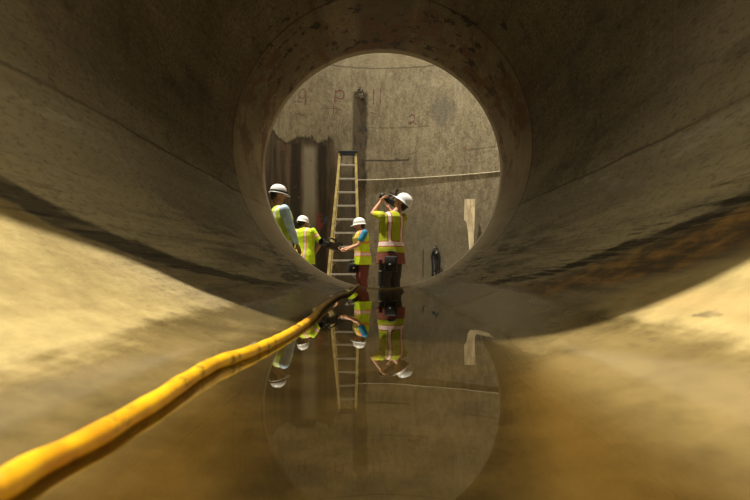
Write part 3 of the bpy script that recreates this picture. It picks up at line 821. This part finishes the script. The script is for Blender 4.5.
# ------------------------------------------------------------------ video cameras and gear
def video_camera(loc, M, k, label, mic=True):
    o = empty('video_camera', loc); tag(o, label, 'camera')
    T = M.to_4x4() @ Matrix.Scale(k, 4)
    def part(name, fn, mat=MB, parent=None, smooth=False):
        bm = bmesh.new(); fn(bm); bmesh.ops.transform(bm, matrix=T, verts=bm.verts); return from_bm(name, bm, mat, parent or o, smooth)
    RX = Matrix.Rotation(PI / 2, 4, 'Y')
    body = part('camera_body', lambda b: (box(b, (0, 0, 0), (.20, .085, .10), None, .012), box(b, (-.09, 0, .01), (.06, .07, .08), None, .008)))
    ln = part('lens', lambda b: lathe(b, [(0, .08), (.034, .08), (.036, .12), (.040, .13), (.040, .17), (.030, .172), (0, .165)], RX, 20), MB, None, True)
    part('lens_hood', lambda b: lathe(b, [(.040, .168), (.056, .20), (.056, .235), (.050, .235), (.038, .172)], RX, 20, True), MB, ln)
    part('handle', lambda b: (tube(b, smoothpts([(-.08, 0, .045), (-.07, 0, .095), (.0, 0, .11), (.07, 0, .10), (.085, 0, .05)], 5), .013, 10)), MB, None, True)
    part('viewfinder', lambda b: (box(b, (-.11, .02, .07), (.10, .045, .045), None, .008), box(b, (-.17, .02, .07), (.03, .055, .055), None, .01)))
    part('battery', lambda b: box(b, (-.13, 0, -.01), (.05, .065, .075), None, .006))
    part('side_screen', lambda b: box(b, (.03, .065, .01), (.09, .012, .06), None, .004))
    part('hand_grip', lambda b: tube(b, smoothpts([(-.06, -.045, -.02), (-.02, -.07, -.01), (.05, -.05, -.02)], 5), .018, 10), MBF, None, True)
    if mic:
        mc = part('microphone', lambda b: prim_cap(b, (.0, -.03, .125), (.15, -.03, .135), .013, .013), MBF, None, True)
        part('mic_mount', lambda b: tube(b, [(.03, -.03, .10), (.03, -.03, .13)], .008), MB, mc)
    return o
def aim(fwd, up=UP):
    f = Vector(fwd).normalized(); l = Vector(up).cross(f).normalized(); u = f.cross(l)
    return Matrix((f, l, u)).transposed()
vc1 = video_camera(at(391.5, 202, D1 + .24), aim((-.70, .30, .50)), .92, 'black video camera raised to the face of the man seen from behind')
# fuzzy microphone sticking up on his camera is part of it
bm = bmesh.new(); prim_cap(bm, at(395.0, 197, D1 + .24) - vc1.location, at(396.8, 189.5, D1 + .24) - vc1.location, .018, .028); prim_cap(bm, at(391, 201, D1 + .24) - vc1.location, at(395.0, 197, D1 + .24) - vc1.location, .010, .012)
from_bm('furry_microphone', bm, plain('brown_fur', (.05, .03, .015), .95, .5, 80), vc1, True)
video_camera(at(332, 246, D2 - .12), aim((-.62, -.75, .22)), 1.30, 'black video camera held out at arm length beside the ladder', False)

# bag on the woman's hip
def bag(loc, size, rz, label):
    o = empty('shoulder_bag', loc, rz); tag(o, label, 'bag')
    bm = bmesh.new(); box(bm, (0, 0, 0), size, None, .03); from_bm('bag_body', bm, MBF, o, True)
    bm = bmesh.new(); box(bm, (0, -size[1] / 2 - .006, size[2] * .18), (size[0] * .92, .03, size[2] * .55), None, .012); from_bm('flap', bm, MBF, o, True)
    bm = bmesh.new(); tube(bm, smoothpts([(-size[0] / 2, 0, size[2] * .35), (-size[0] * .3, 0, size[2] * .75), (size[0] * .3, 0, size[2] * .75), (size[0] / 2, 0, size[2] * .35)], 5), .012, 8); from_bm('strap', bm, MBF, o, True)
    bm = bmesh.new(); box(bm, (0, -size[1] / 2 - .026, -size[2] * .02), (.03, .01, .02), None, .003); from_bm('clasp', bm, MAL, o)
    return o
bag(at(352.5, 268, D2 - .05), (.18, .12, .18), .3, 'small black bag worn at the hip of the woman by the ladder')
bag(at(391, 264, D1 - .19), (.19, .10, .24), -.25, 'black bag hanging behind the hip of the man seen from behind')

# monopod standing by the man
mb = at(380.6, 250, D1 - .28)
o = empty('monopod', (mb.x, mb.y, FLOOR)); tag(o, 'black folded monopod standing beside the legs of the man seen from behind', 'monopod')
def hz(py): return at(0, py, mb.y).z - FLOOR
def seg_(name, z0_, z1_, r_, mat=MB, par=None):
    bm = bmesh.new(); lathe(bm, [(0, z0_), (r_, z0_), (r_, z1_), (0, z1_)], None, 14); return from_bm(name, bm, mat, par or o)
seg_('foot', 0, .05, .022); seg_('lower_tube', .04, hz(288), .011, MAL); seg_('middle_tube', hz(289), hz(283), .016)
seg_('grip', hz(286), hz(271.5), .036, MBF); seg_('collar', hz(272), hz(270.5), .026, MAL); seg_('upper_tube', hz(271), hz(262), .022)
bm = bmesh.new(); box(bm, (0, 0, hz(262) + .02), (.06, .07, .035), None, .006); from_bm('mount_plate', bm, MB, o)
bm = bmesh.new(); tube(bm, [(.02, 0, hz(285)), (.045, 0, hz(286)), (.045, 0, hz(289))], .008); from_bm('lock_lever', bm, MB, o)
